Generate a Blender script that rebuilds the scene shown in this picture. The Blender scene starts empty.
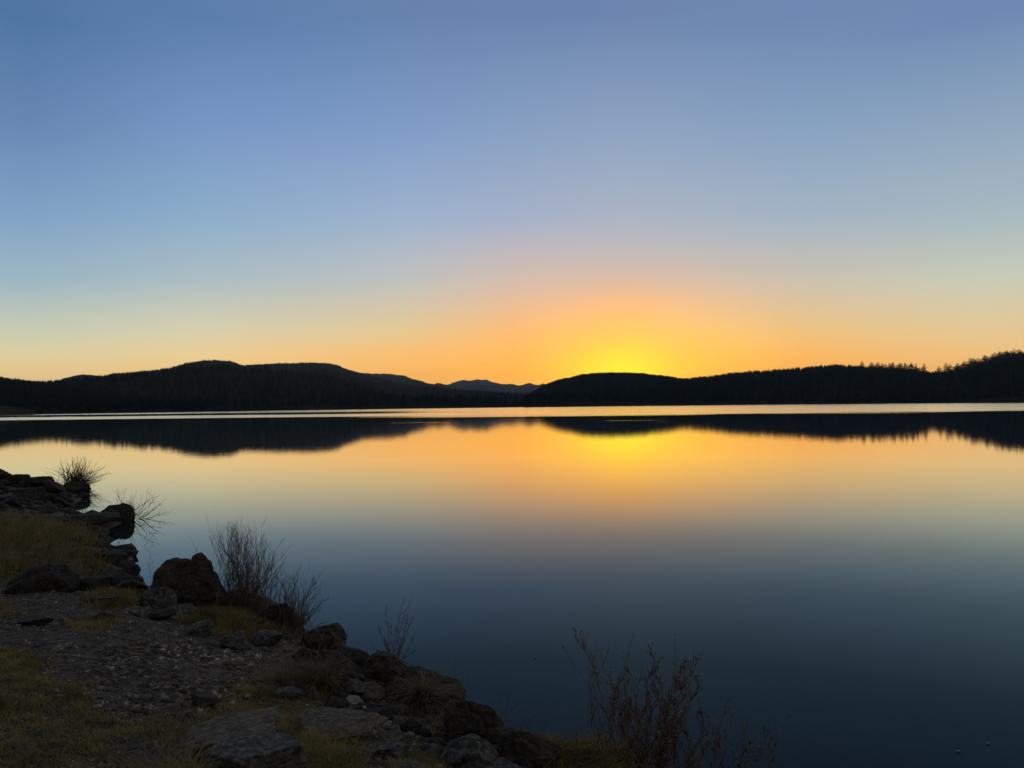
import bpy, math, random
import numpy as np
from mathutils import Matrix, Vector

sc = bpy.context.scene
COL = sc.collection
R = math.radians
random.seed(7)
RNG = np.random.default_rng(11)

# ------------------------------------------------------------------ camera
F = 740.0                                   # focal length in pixels (26 mm on a 36 mm wide sensor)
CAM_Z = 2.8
cam_d = bpy.data.cameras.new('camera')
cam_d.sensor_width = 36.0
cam_d.lens = 36.0 * F / 1024.0
cam_d.clip_start = 0.05
cam_d.clip_end = 40000.0
cam = bpy.data.objects.new('camera', cam_d)
COL.objects.link(cam)
CM = Matrix.Rotation(R(90 + 1.587), 4, 'X') @ Matrix.Rotation(R(-0.60), 4, 'Z')
cam.matrix_world = Matrix.Translation((0, 0, CAM_Z)) @ CM
sc.camera = cam
CR = np.array(CM.to_3x3())


def ray(px, py):
    """unit direction of the sight line through a point of the photograph"""
    d = CR @ np.array([(px - 512) / F, -(py - 384) / F, -1.0])
    return d / np.linalg.norm(d)


def at(px, py, y):
    """point on that sight line at distance y in front of the camera"""
    d = ray(px, py)
    return np.array([0, 0, CAM_Z]) + d * (y / d[1])


# ------------------------------------------------------------------ numpy noise
_perm = np.random.default_rng(5).permutation(256).astype(np.int64)
_perm = np.concatenate([_perm, _perm, _perm])


def _h(i, j, k):
    return _perm[(_perm[(_perm[i & 255] + j) & 255] + k) & 255] / 255.0


def vnoise(p):
    p = np.asarray(p, float)
    i = np.floor(p).astype(np.int64)
    f = p - i
    f = f * f * f * (f * (f * 6 - 15) + 10)
    x, y, z = i[..., 0], i[..., 1], i[..., 2]
    u, v, w = f[..., 0], f[..., 1], f[..., 2]
    def L(a, b, t): return a + (b - a) * t
    r = L(L(L(_h(x, y, z), _h(x+1, y, z), u), L(_h(x, y+1, z), _h(x+1, y+1, z), u), v),
          L(L(_h(x, y, z+1), _h(x+1, y, z+1), u), L(_h(x, y+1, z+1), _h(x+1, y+1, z+1), u), v), w)
    return r * 2 - 1


def fbm(p, octaves=4, gain=0.5):
    p = np.asarray(p, float)
    s, a, t = 0.0, 1.0, 0.0
    for k in range(octaves):
        s = s + a * vnoise(p * (2.03 ** k) + 17.3 * k)
        t += a
        a *= gain
    return s / t


def fbm2(x, y, scale, octaves=4, z=0.0):
    return fbm(np.stack([x * scale, y * scale, np.full_like(x, z)], -1), octaves)


# ------------------------------------------------------------------ object helpers
def tag(o, label=None, cat=None, group=None, kind=None):
    if label: o['label'] = label
    if cat: o['category'] = cat
    if group: o['group'] = group
    if kind: o['kind'] = kind
    return o


def empty(name, loc):
    o = bpy.data.objects.new(name, None)
    o.empty_display_size = 0.1
    o.location = [float(v) for v in loc]
    COL.objects.link(o)
    return o


def mesh_obj(name, verts, faces, mat, parent=None, smooth=True, loc=None):
    """faces: (n,k) array or a list of such arrays (constant k each)"""
    me = bpy.data.meshes.new(name)
    verts = np.asarray(verts, np.float32)
    fl = faces if isinstance(faces, list) else [faces]
    fl = [np.asarray(f, np.int32) for f in fl if len(f)]
    me.vertices.add(len(verts))
    me.vertices.foreach_set('co', verts.ravel())
    nl = sum(f.size for f in fl)
    npoly = sum(len(f) for f in fl)
    me.loops.add(nl)
    me.loops.foreach_set('vertex_index', np.concatenate([f.ravel() for f in fl]))
    me.polygons.add(npoly)
    tot = np.concatenate([np.full(len(f), f.shape[1], np.int32) for f in fl])
    me.polygons.foreach_set('loop_start', np.concatenate([[0], np.cumsum(tot)[:-1]]).astype(np.int32))
    if smooth:
        me.polygons.foreach_set('use_smooth', np.ones(npoly, bool))
    me.update(calc_edges=True)
    me.validate()
    me.materials.append(mat)
    o = bpy.data.objects.new(name, me)
    COL.objects.link(o)
    if loc is not None: o.location = [float(v) for v in loc]
    if parent is not None: o.parent = parent
    return o


# ------------------------------------------------------------------ materials
def new_mat(name):
    m = bpy.data.materials.new(name)
    m.use_nodes = True
    nt = m.node_tree
    bs = nt.nodes['Principled BSDF']
    return m, nt, bs


def N(nt, typ, **kw):
    n = nt.nodes.new(typ)
    for k, v in kw.items():
        if k in n.inputs: n.inputs[k].default_value = v
        else: setattr(n, k, v)
    return n


def ramp(nt, fac, stops):
    r = nt.nodes.new('ShaderNodeValToRGB')
    e = r.color_ramp.elements
    while len(e) > 1: e.remove(e[-1])
    e[0].position, e[0].color = stops[0][0], (*stops[0][1], 1)
    for p, c in stops[1:]:
        k = e.new(p); k.color = (*c, 1)
    nt.links.new(fac, r.inputs[0])
    return r.outputs[0]


def rough_mat(name, stops, scale=3.0, detail=8, bump=0.4, bscale=18.0, rough=0.9, fine=None, coord='Object', bdist=0.02, spec=0.25):
    """mottled matt surface: colour stops over noise, with bump"""
    m, nt, bs = new_mat(name)
    tc = N(nt, 'ShaderNodeTexCoord')
    n1 = N(nt, 'ShaderNodeTexNoise', Scale=scale, Detail=detail, Roughness=0.62)
    nt.links.new(tc.outputs[coord], n1.inputs['Vector'])
    col = ramp(nt, n1.outputs['Fac'], stops)
    if fine:
        n2 = N(nt, 'ShaderNodeTexNoise', Scale=fine[0], Detail=6.0, Roughness=0.7)
        nt.links.new(tc.outputs[coord], n2.inputs['Vector'])
        c2 = ramp(nt, n2.outputs['Fac'], [(0.47, (0, 0, 0)), (0.62, (1, 1, 1))])
        mx = N(nt, 'ShaderNodeMix', data_type='RGBA')
        nt.links.new(c2, mx.inputs['Factor'])
        nt.links.new(col, mx.inputs['A'])
        mx.inputs['B'].default_value = (*fine[1], 1)
        col = mx.outputs['Result']
    nt.links.new(col, bs.inputs['Base Color'])
    bs.inputs['Roughness'].default_value = rough
    bs.inputs['Specular IOR Level'].default_value = spec
    if bump:
        n3 = N(nt, 'ShaderNodeTexNoise', Scale=bscale, Detail=10.0, Roughness=0.7)
        nt.links.new(tc.outputs[coord], n3.inputs['Vector'])
        b = N(nt, 'ShaderNodeBump', Strength=bump, Distance=bdist)
        nt.links.new(n3.outputs['Fac'], b.inputs['Height'])
        nt.links.new(b.outputs['Normal'], bs.inputs['Normal'])
    return m


M = {}
M['dark'] = rough_mat('dark_rock', [(0.3, (0.007, 0.0068, 0.006)), (0.55, (0.015, 0.014, 0.013)), (0.75, (0.035, 0.032, 0.029))], 5, fine=(26, (0.04, 0.037, 0.032)), bump=0.8)
M['grey'] = rough_mat('grey_rock', [(0.3, (0.018, 0.019, 0.019)), (0.55, (0.036, 0.037, 0.037)), (0.75, (0.080, 0.079, 0.073))], 5, fine=(30, (0.11, 0.108, 0.10)), bump=0.8)
M['brown'] = rough_mat('brown_rock', [(0.3, (0.009, 0.0082, 0.0072)), (0.55, (0.026, 0.0225, 0.0185)), (0.75, (0.085, 0.070, 0.054))], 5, fine=(24, (0.05, 0.042, 0.031)), bump=0.8)
M['tan'] = rough_mat('tan_rock', [(0.3, (0.028, 0.023, 0.017)), (0.55, (0.065, 0.054, 0.041)), (0.75, (0.13, 0.108, 0.08))], 6, fine=(30, (0.13, 0.115, 0.09)), bump=0.9)
M['pale'] = rough_mat('pale_rock', [(0.3, (0.16, 0.17, 0.18)), (0.6, (0.27, 0.28, 0.29)), (0.75, (0.38, 0.38, 0.37))], 6, bump=0.3)
M['gravel'] = rough_mat('gravel_stone', [(0.32, (0.03, 0.027, 0.023)), (0.48, (0.070, 0.059, 0.048)), (0.60, (0.13, 0.115, 0.098)), (0.70, (0.38, 0.35, 0.31))], 16, detail=2, bump=0.2)
M['soil'] = rough_mat('gravelly_soil', [(0.3, (0.030, 0.023, 0.017)), (0.5, (0.058, 0.046, 0.035)), (0.7, (0.098, 0.079, 0.060))], 1.3, detail=12, bump=1.0, bscale=30, bdist=0.035, fine=(55, (0.10, 0.092, 0.08)))
M['grass'] = rough_mat('short_grass', [(0.35, (0.05, 0.049, 0.012)), (0.5, (0.145, 0.135, 0.038)), (0.65, (0.31, 0.25, 0.085))], 5, fine=(90, (0.24, 0.19, 0.075)), detail=6, bump=0, rough=0.7)
M['long_grass'] = rough_mat('long_grass', [(0.35, (0.025, 0.022, 0.006)), (0.5, (0.085, 0.070, 0.018)), (0.66, (0.25, 0.185, 0.052))], 4, fine=(60, (0.27, 0.20, 0.075)), detail=6, bump=0, rough=0.7)
M['dry_grass'] = rough_mat('dry_grass', [(0.35, (0.07, 0.048, 0.024)), (0.5, (0.13, 0.088, 0.045)), (0.7, (0.26, 0.19, 0.11))], 9, detail=6, bump=0, rough=0.7)
M['twig'] = rough_mat('twig_bark', [(0.35, (0.04, 0.025, 0.018)), (0.6, (0.09, 0.058, 0.04)), (0.75, (0.16, 0.105, 0.072))], 9, detail=4, bump=0, rough=0.8)
M['tan_twig'] = rough_mat('tan_twig_bark', [(0.35, (0.07, 0.045, 0.03)), (0.6, (0.15, 0.10, 0.068)), (0.75, (0.26, 0.18, 0.125))], 14, detail=4, bump=0, rough=0.8)
M['bud'] = rough_mat('withered_bud', [(0.35, (0.025, 0.016, 0.012)), (0.55, (0.075, 0.048, 0.032)), (0.66, (0.45, 0.34, 0.25))], 60, detail=2, bump=0, rough=0.8)
M['hill'] = rough_mat('forest_floor', [(0.3, (0.009, 0.012, 0.010)), (0.7, (0.018, 0.022, 0.016))], 0.02, bump=0, rough=1.0, spec=0.0)
M['meadow'] = rough_mat('shore_meadow', [(0.3, (0.022, 0.021, 0.012)), (0.7, (0.05, 0.044, 0.024))], 0.06, bump=0, rough=1.0, spec=0.0)
M['needles'] = rough_mat('pine_needles', [(0.3, (0.006, 0.010, 0.010)), (0.7, (0.014, 0.020, 0.017))], 0.15, bump=0, rough=1.0, spec=0.0)
M['bark'] = rough_mat('pine_bark', [(0.3, (0.03, 0.022, 0.016)), (0.7, (0.07, 0.05, 0.035))], 2, bump=0)

def see_through(m, amount=0.45):
    nt = m.node_tree; bs = nt.nodes['Principled BSDF']; out = nt.nodes['Material Output']
    tr = nt.nodes.new('ShaderNodeBsdfTranslucent'); mx = nt.nodes.new('ShaderNodeMixShader')
    src = bs.inputs['Base Color'].links[0].from_socket
    nt.links.new(src, tr.inputs['Color']); mx.inputs[0].default_value = amount
    nt.links.new(bs.outputs[0], mx.inputs[1]); nt.links.new(tr.outputs[0], mx.inputs[2]); nt.links.new(mx.outputs[0], out.inputs['Surface'])


for k in ('grass', 'long_grass', 'dry_grass'): see_through(M[k])

# ------------------------------------------------------------------ shoreline and bank
def w0(px, py, z=0.0):
    d = ray(px, py)
    t = (z - CAM_Z) / d[2]
    return (d[0] * t, d[1] * t)


SHORE = [(-2600, 700), (-420, 480), (-150, 190), (-60, 62), (-34, 38)]
SHORE += [w0(-60, 474), w0(5, 477), w0(40, 486), w0(92, 493), w0(80, 502), w0(64, 508), w0(90, 517), w0(120, 519), w0(124, 523),
          w0(104, 533), w0(110, 545), w0(130, 553), w0(139, 568), w0(143, 586), w0(165, 600)]
SHORE += [(-4.35, 11.0), (-3.3, 10.5), (-2.65, 9.5), (-2.0, 8.55), (-1.25, 7.85), (-0.6, 7.05), (-0.12, 6.3), (0.4, 5.95), (0.95, 5.55), (1.6, 4.9),
          (2.5, 4.0), (3.3, 2.0), (3.9, -1), (5, -10), (12, -40), (60, -160), (400, -900), (900, -2600)]
SHORE = np.array(SHORE, float)
_poly = np.vstack([SHORE, [(-2600, -2600)]])


def shore_d(x, y):
    """distance to the waterline, positive on land"""
    x = np.asarray(x, float); y = np.asarray(y, float)
    best = np.full(x.shape, 1e18)
    a = SHORE[:-1]; b = SHORE[1:]
    for (ax, ay), (bx, by) in zip(a, b):
        dx, dy = bx - ax, by - ay
        t = np.clip(((x - ax) * dx + (y - ay) * dy) / (dx * dx + dy * dy), 0, 1)
        best = np.minimum(best, (x - ax - t * dx) ** 2 + (y - ay - t * dy) ** 2)
    inside = np.zeros(x.shape, bool)
    n = len(_poly)
    for i in range(n):
        x1, y1 = _poly[i]; x2, y2 = _poly[(i + 1) % n]
        if y1 == y2: continue
        c = ((y1 > y) != (y2 > y)) & (x < (x2 - x1) * (y - y1) / (y2 - y1) + x1)
        inside ^= c
    d = np.sqrt(best)
    return np.where(inside, d, -d)


def ground(x, y):
    x = np.asarray(x, float); y = np.asarray(y, float)
    d = shore_d(x, y)
    d = d + 0.13 * fbm2(x, y, 0.9, 3, 3.1) * np.clip(1 + d, 0, 1)
    z = np.interp(d, [-60, -6, -2, -0.8, 0, 0.5, 1.1, 2.4, 4.4, 8, 30, 300, 2000], [-9, -2.4, -1.2, -0.6, 0, 0.28, 0.5, 0.86, 1.18, 1.3, 2.2, 14, 60])
    f = np.interp(np.hypot(x, y), [5, 9, 14, 20, 30, 60], [1.0, 0.95, 0.78, 0.62, 0.55, 1.0])
    z = np.where(z > 0, z * f, z)
    lump = np.interp(d, [-1, 0, 1.0, 3.0, 6], [0.03, 0.05, 0.09, 0.04, 0.05])
    z = z + lump * fbm2(x, y, 1.3, 4, 9.7) + 0.012 * fbm2(x, y, 9.0, 3, 2.2)
    return z


xs = -1.5 + 2.6 * np.sinh(np.linspace(-7.55, 7.05, 660))
ys = 5.5 + 2.6 * np.sinh(np.linspace(-7.5, 6.3, 620))
GX, GY = np.meshgrid(xs, ys)
GZ = ground(GX, GY)
idx = np.arange(GX.size).reshape(GX.shape)
q = np.stack([idx[:-1, :-1], idx[:-1, 1:], idx[1:, 1:], idx[1:, :-1]], -1).reshape(-1, 4)
zq = GZ.ravel()[q].max(1)
q = q[zq > -2.2]
used = np.unique(q)
remap = np.full(GX.size, -1); remap[used] = np.arange(len(used))
V = np.stack([GX.ravel(), GY.ravel(), GZ.ravel()], -1)[used]
tag(mesh_obj('ground', V, remap[q], M['soil']), kind='structure')


def hit(px, py):
    """where a sight line meets the bank (or the water)"""
    d = ray(px, py)
    t = np.arange(1.5, 70, 0.01)
    p = np.array([0, 0, CAM_Z]) + d * t[:, None]
    g = np.maximum(ground(p[:, 0], p[:, 1]), -0.02)
    k = np.argmax(p[:, 2] < g)
    if not (p[:, 2] < g).any(): k = len(t) - 1
    return p[k]


# ------------------------------------------------------------------ lake
m, nt, bs = new_mat('lake_water')
tc = N(nt, 'ShaderNodeTexCoord')
sep = N(nt, 'ShaderNodeSeparateXYZ'); nt.links.new(tc.outputs['Object'], sep.inputs[0])
mp = N(nt, 'ShaderNodeMapping'); mp.inputs['Scale'].default_value = (0.0022, 0.010, 1)
nt.links.new(tc.outputs['Object'], mp.inputs[0])
n1 = N(nt, 'ShaderNodeTexNoise', Scale=1.0, Detail=5.0, Roughness=0.55); nt.links.new(mp.outputs[0], n1.inputs['Vector'])


def mathn(op, a, b=None, c=None, clamp=False, T=None):
    T = T or nt
    n = T.nodes.new('ShaderNodeMath'); n.operation = op; n.use_clamp = clamp
    for k, v in enumerate((a, b, c)):
        if v is None: continue
        if isinstance(v, (int, float)): n.inputs[k].default_value = v
        else: T.links.new(v, n.inputs[k])
    return n.outputs[0]


def sstep(v, a, b, T=None):
    T = T or nt
    n = T.nodes.new('ShaderNodeMapRange'); n.interpolation_type = 'SMOOTHSTEP'
    n.inputs['From Min'].default_value = a; n.inputs['From Max'].default_value = b
    T.links.new(v, n.inputs['Value'])
    return n.outputs[0]


X, Y = sep.outputs[0], sep.outputs[1]
yy = mathn('ADD', Y, mathn('MULTIPLY', mathn('SUBTRACT', n1.outputs['Fac'], 0.5), 85.0))
mpe = N(nt, 'ShaderNodeMapping'); mpe.inputs['Scale'].default_value = (0.03, 0.09, 1)
nt.links.new(tc.outputs['Object'], mpe.inputs[0])
ne = N(nt, 'ShaderNodeTexNoise', Scale=1.0, Detail=6.0, Roughness=0.65); nt.links.new(mpe.outputs[0], ne.inputs['Vector'])
yy = mathn('ADD', yy, mathn('MULTIPLY', mathn('SUBTRACT', ne.outputs['Fac'], 0.5), 70.0))
far = sstep(yy, 164.0, 190.0)                                      # breeze-ruffled water towards the far shore
# calm streaks inside the ruffled belt, on the left half of the lake
left = sstep(mathn('ADD', X, mathn('MULTIPLY', Y, 0.10)), 40.0, -60.0)
s1 = mathn('MULTIPLY', sstep(yy, 262.0, 285.0), sstep(yy, 372.0, 340.0))
mp2 = N(nt, 'ShaderNodeMapping'); mp2.inputs['Scale'].default_value = (0.0016, 0.016, 1); mp2.inputs['Location'].default_value = (3.3, 1.7, 0)
nt.links.new(tc.outputs['Object'], mp2.inputs[0])
n2 = N(nt, 'ShaderNodeTexNoise', Scale=1.0, Detail=3.0, Roughness=0.5); nt.links.new(mp2.outputs[0], n2.inputs['Vector'])
s2 = sstep(n2.outputs['Fac'], 0.53, 0.60)
calm = mathn('MULTIPLY', left, mathn('MAXIMUM', s1, s2))
far = mathn('MULTIPLY', far, mathn('SUBTRACT', 1.0, mathn('MULTIPLY', calm, 0.93)))
# faint ruffled dashes on the calm water
mp3 = N(nt, 'ShaderNodeMapping'); mp3.inputs['Scale'].default_value = (0.022, 0.13, 1)
nt.links.new(tc.outputs['Object'], mp3.inputs[0])
n3 = N(nt, 'ShaderNodeTexNoise', Scale=1.0, Detail=3.0, Roughness=0.6); nt.links.new(mp3.outputs[0], n3.inputs['Vector'])
dash = mathn('MULTIPLY', mathn('MULTIPLY', sstep(n3.outputs['Fac'], 0.65, 0.71), mathn('MULTIPLY', sstep(Y, 95.0, 110.0), sstep(Y, 165.0, 150.0))), 0.6)
mask = mathn('MAXIMUM', far, dash)
rough = mathn('ADD', mathn('MULTIPLY', mask, 0.17), mathn('MULTIPLY', sstep(Y, 10.0, 150.0), 0.022))
gl = N(nt, 'ShaderNodeBsdfGlossy', distribution='BECKMANN'); df = N(nt, 'ShaderNodeBsdfDiffuse'); df.inputs['Color'].default_value = (0.0025, 0.006, 0.008, 1)
nt.links.new(mathn('ADD', rough, 0.030), gl.inputs['Roughness'])
fr = N(nt, 'ShaderNodeFresnel', IOR=1.33)
nt.links.new(ramp(nt, fr.outputs[0], [(0.02, (0.006, 0.010, 0.010)), (0.10, (0.034, 0.043, 0.043)), (0.15, (0.050, 0.065, 0.067)), (0.255, (0.132, 0.168, 0.190)), (0.35, (0.29, 0.325, 0.35)), (0.44, (0.53, 0.54, 0.52)),
                                      (0.53, (0.74, 0.71, 0.64)), (0.64, (0.92, 0.88, 0.80)), (0.78, (0.96, 0.95, 0.93)), (0.95, (0.98, 0.98, 0.97))]), gl.inputs['Color'])
adw = N(nt, 'ShaderNodeAddShader'); nt.links.new(gl.outputs[0], adw.inputs[0]); nt.links.new(df.outputs[0], adw.inputs[1])
nt.links.new(adw.outputs[0], nt.nodes['Material Output'].inputs['Surface']); nt.nodes.remove(bs)
# very low swell near the shore
mp4 = N(nt, 'ShaderNodeMapping'); mp4.inputs['Scale'].default_value = (0.5, 1.6, 1)
nt.links.new(tc.outputs['Object'], mp4.inputs[0])
n4 = N(nt, 'ShaderNodeTexNoise', Scale=1.0, Detail=4.0, Roughness=0.5); nt.links.new(mp4.outputs[0], n4.inputs['Vector'])
bp = N(nt, 'ShaderNodeBump', Strength=0.09, Distance=0.02)
nt.links.new(n4.outputs['Fac'], bp.inputs['Height']); nt.links.new(bp.outputs['Normal'], gl.inputs['Normal'])
S = 9000.0
water = mesh_obj('lake_water', [(-S, -S, 0), (S, -S, 0), (S, S, 0), (-S, S, 0)], np.array([[0, 1, 2, 3]]), m, smooth=False)
tag(water, kind='structure')

# ------------------------------------------------------------------ hills
SHORE_PX = [(-500, 520), (0, 500), (256, 570), (512, 690), (768, 800), (1024, 700), (1500, 600)]


def az_el(px, py):
    d = ray(px, py)
    return math.atan2(d[0], d[1]), d[2] / math.hypot(d[0], d[1])


class Hill:
    def __init__(s, prof, ridge, front=None, back=1.0, seed=0.0, rough=0.05, drop=0.0, fp=1.0, jag=0.0):
        ae = [az_el(*p) for p in prof]
        s.az = np.array([a for a, _ in ae]); s.el = np.array([e for _, e in ae])
        s.jag = jag
        s.ridge, s.seed, s.rough, s.drop, s.back, s.fp = ridge, seed, rough, drop, back, fp
        fr = front or SHORE_PX
        s.faz = np.array([az_el(p, 400)[0] for p, _ in fr]); s.fr = np.array([v for _, v in fr], float)

    def R(s, a):                            # ridge distance wanders a little
        return s.ridge * (1 + 0.05 * np.sin(a * 9 + s.seed) + 0.03 * np.sin(a * 23 + 2 * s.seed))

    def H(s, a):
        h = CAM_Z + np.interp(a, s.az, s.el) * s.R(a) - s.drop
        if s.jag:
            h = h + s.jag * s.ridge * fbm(np.stack([np.asarray(a, float) * 90, np.full(np.shape(a), s.seed), np.zeros(np.shape(a))], -1), 4)
        return h

    def z(s, a, r):
        Rr = s.R(a); H = s.H(a); fr = np.minimum(np.interp(a, s.faz, s.fr), Rr * 0.9)
        t = (r - fr) / (Rr - fr)
        tb = (r - Rr) / (Rr * 0.5 * s.back)
        up = np.clip(t, 0, 1)
        prof = np.where(t < 1, (0.35 * up + 0.65 * (up * up * (3 - 2 * up))) ** s.fp, 1 - np.clip(tb, 0, 1) ** 2)
        win = np.where(t < 1, np.clip(t, 0, 1) * np.clip(1 - t, 0, 1) * 4, np.clip(tb, 0, 1))
        x, y = np.sin(a) * r, np.cos(a) * r
        n = fbm2(x, y, 5.0 / s.ridge, 5, s.seed)
        z = H * prof + win * n * s.rough * s.ridge * 0.35
        z = np.minimum(z, H * np.clip(0.15 + t * 0.9, 0, 1))
        return np.where(t < 0, -2 + t, np.where(tb > 1, -5.0, np.maximum(z, np.where(t > 0.01, 0.25, -1.0)))) - 0.0


def build_hill(name, h, mat, na=420, nr=90):
    a = np.linspace(h.az[0], h.az[-1], na)
    tt = np.linspace(-0.02, 1.55, nr)
    A, T = np.meshgrid(a, tt)
    Rr = h.R(A); fr = np.minimum(np.interp(A, h.faz, h.fr), Rr * 0.9)
    rr = np.where(T < 1, fr + T * (Rr - fr), Rr + (T - 1) * Rr * h.back)
    Z = h.z(A, rr)
    edge = np.minimum(1, np.minimum(A - h.az[0], h.az[-1] - A) / 0.01)
    Z = Z * edge - 2 * (1 - edge)
    V = np.stack([np.sin(A) * rr, np.cos(A) * rr, Z], -1).reshape(-1, 3)
    i = np.arange(A.size).reshape(A.shape)
    q = np.stack([i[:-1, :-1], i[:-1, 1:], i[1:, 1:], i[1:, :-1]], -1).reshape(-1, 4)
    return tag(mesh_obj(name, V, q, mat), kind='structure')


def cones(P, Hh, Wd, seed, tiers=3, sides=6):
    """many small ragged conifers as one mesh"""
    g = np.random.default_rng(seed)
    n = len(P)
    vs, fs = [], []
    base = 0
    for k in range(tiers):
        z0 = Hh * (0.10 + 0.27 * k * 3 / tiers); z1 = np.minimum(Hh, z0 + Hh * (0.48 if k < tiers - 1 else 9))
        w = Wd * (1 - 0.8 * k / tiers)
        ang = np.linspace(0, 2 * np.pi, sides, endpoint=False)[None] + g.uniform(0, 6.28, (n, 1))
        rr = w[:, None] * g.uniform(0.45, 1.2, (n, sides))
        ring = np.stack([P[:, None, 0] + np.cos(ang) * rr, P[:, None, 1] + np.sin(ang) * rr,
                         (P[:, 2] + z0)[:, None] + g.uniform(-0.06, 0.06, (n, sides)) * Hh[:, None]], -1)
        tip = np.stack([P[:, 0] + g.normal(0, .04, n) * Wd, P[:, 1], P[:, 2] + z1], -1)[:, None]
        blk = np.concatenate([ring, tip], 1)
        vs.append(blk.reshape(-1, 3))
        off = base + np.arange(n)[:, None] * (sides + 1)
        for sd in range(sides):
            fs.append(np.concatenate([off + sd, off + (sd + 1) % sides, off + sides], 1))
        base += n * (sides + 1)
    return np.concatenate(vs), np.concatenate(fs)


def forest(name, h, n_ridge, n_slope, hh, seed, arange=None, ragged=1.0):
    g = np.random.default_rng(seed)
    a0, a1 = arange or (h.az[0] + 0.012, h.az[-1] - 0.012)
    a = np.concatenate([g.uniform(a0, a1, n_ridge), g.uniform(a0, a1, n_slope)])
    Rr = h.R(a); fr = np.minimum(np.interp(a, h.faz, h.fr), Rr * 0.9)
    t = np.concatenate([1 + g.normal(0, 0.035, n_ridge), g.uniform(0.03, 1.05, n_slope) ** 0.8])
    r = np.where(t < 1, fr + t * (Rr - fr), Rr + (t - 1) * Rr * h.back)
    z = h.z(a, r)
    keep = z > 0.8
    clump = fbm2(a * 120, t * 5, 1.0, 3, seed)
    a, r, z, clump = a[keep], r[keep], z[keep], clump[keep]
    H = hh * g.uniform(0.55, 1.1, len(a)) ** ragged * (1 + 0.12 * clump)
    P = np.stack([np.sin(a) * r, np.cos(a) * r, z - 0.3], -1)
    V, Fc = cones(P, H, H * g.uniform(0.2, 0.34, len(a)), seed + 1)
    return tag(mesh_obj(name, V, Fc, M['needles'], smooth=False), label='dark conifer forest covering the far hills', cat='forest', kind='stuff')


far_ridge = Hill([(380, 395), (420, 387), (437, 384), (450, 384), (462, 381.2), (470, 379.3), (477, 378.6), (484, 379.3), (492, 381.5), (502, 384),
                  (515, 385), (528, 383.8), (536, 383.8), (545, 385), (560, 388), (620, 396)], 6200, [(0, 4300), (1024, 4300)], seed=2.2, rough=0.02, back=0.6, jag=0.0030)
build_hill('distant_ridge_hill', far_ridge, M['hill'])
mid = Hill([(300, 385), (330, 374), (352, 373), (375, 373.5), (390, 374), (400, 375.2), (415, 379), (430, 383.5), (450, 387), (475, 391), (500, 396)], 3900, [(0, 2300), (1024, 2300)], seed=4.0, rough=0.02, drop=4, back=.6, jag=0.0016)
build_hill('middle_ridge_hill', mid, M['hill'])
backl = Hill([(20, 390), (50, 382.5), (62, 380), (75, 376.8), (83, 375.6), (92, 376.2), (110, 379), (140, 384), (170, 392)], 3000, [(0, 2300), (1024, 2300)], seed=1.0, rough=0.02, drop=4, back=.6)
build_hill('small_back_hill', backl, M['hill'])
mass = Hill([(-300, 396), (-100, 392), (0, 388), (60, 382), (90, 378.3), (105, 377), (115, 374.8), (140, 373.2), (170, 369.3), (190, 363.5), (203, 361.3), (218, 360.8), (230, 362), (240, 365.2),
             (245, 366), (258, 364.8), (280, 364), (305, 363.2), (328, 363.8), (338, 366), (346, 369.5), (358, 373), (376, 378), (396, 382.5), (418, 386.5), (445, 389),
             (480, 391), (520, 393.5), (540, 398), (560, 405)], 2500, seed=6.1, rough=0.05, drop=9)
build_hill('left_massif_hill', mass, M['hill'], 700, 110)
foreland = Hill([(-420, 372), (-200, 374), (-60, 376), (0, 378.2), (20, 380.6), (60, 384.5), (110, 391), (160, 398), (210, 404), (245, 408.5)], 1100,
                [(-500, 480), (0, 500), (256, 600)], seed=3.0, rough=0.05, drop=6)
build_hill('left_foreland_hill', foreland, M['hill'])
meadow = Hill([(-300, 401), (-100, 404), (0, 405.8), (15, 407.2), (30, 409.5), (42, 412.2)], 540, [(-500, 470), (0, 478), (60, 485)], seed=3.0, rough=0.01)
build_hill('shore_meadow', meadow, M['meadow'], 160, 40)
hump = Hill([(515, 402), (530, 394), (540, 388.5), (550, 384.2), (560, 380.8), (580, 376.6), (600, 374.4), (620, 373.7), (650, 375.2), (670, 377.8), (690, 381), (720, 386), (760, 393), (800, 402)],
            1800, seed=5.0, rough=0.04, drop=9)
build_hill('rounded_hill', hump, M['hill'])
right = Hill([(615, 403), (622, 390), (660, 383), (680, 379), (705, 376.2), (730, 373), (747, 371.5), (792, 368.5), (815, 365.5), (835, 364), (862, 365.5), (892, 367), (912, 368.8), (930, 371),
              (940, 370.8), (955, 369.3), (970, 364.5), (985, 361), (1000, 356.5), (1015, 354), (1030, 352), (1080, 345), (1200, 350), (1400, 362), (1800, 385)], 1600, seed=0.7, rough=0.05, drop=13.0)
build_hill('right_hill', right, M['hill'], 700, 110)

forest('forest', mass, 17000, 9000, 11.5, 31)
forest('forest', foreland, 4500, 6000, 8, 32)
forest('forest', hump, 7000, 3500, 13.0, 33)
forest('forest', right, 6500, 9000, 12.8, 34, None, 1.6)
forest('forest', mid, 1500, 800, 8, 35, (mid.az[2], mid.az[-3]))
forest('forest', backl, 900, 400, 10, 36, (backl.az[2], backl.az[-3]))


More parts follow.
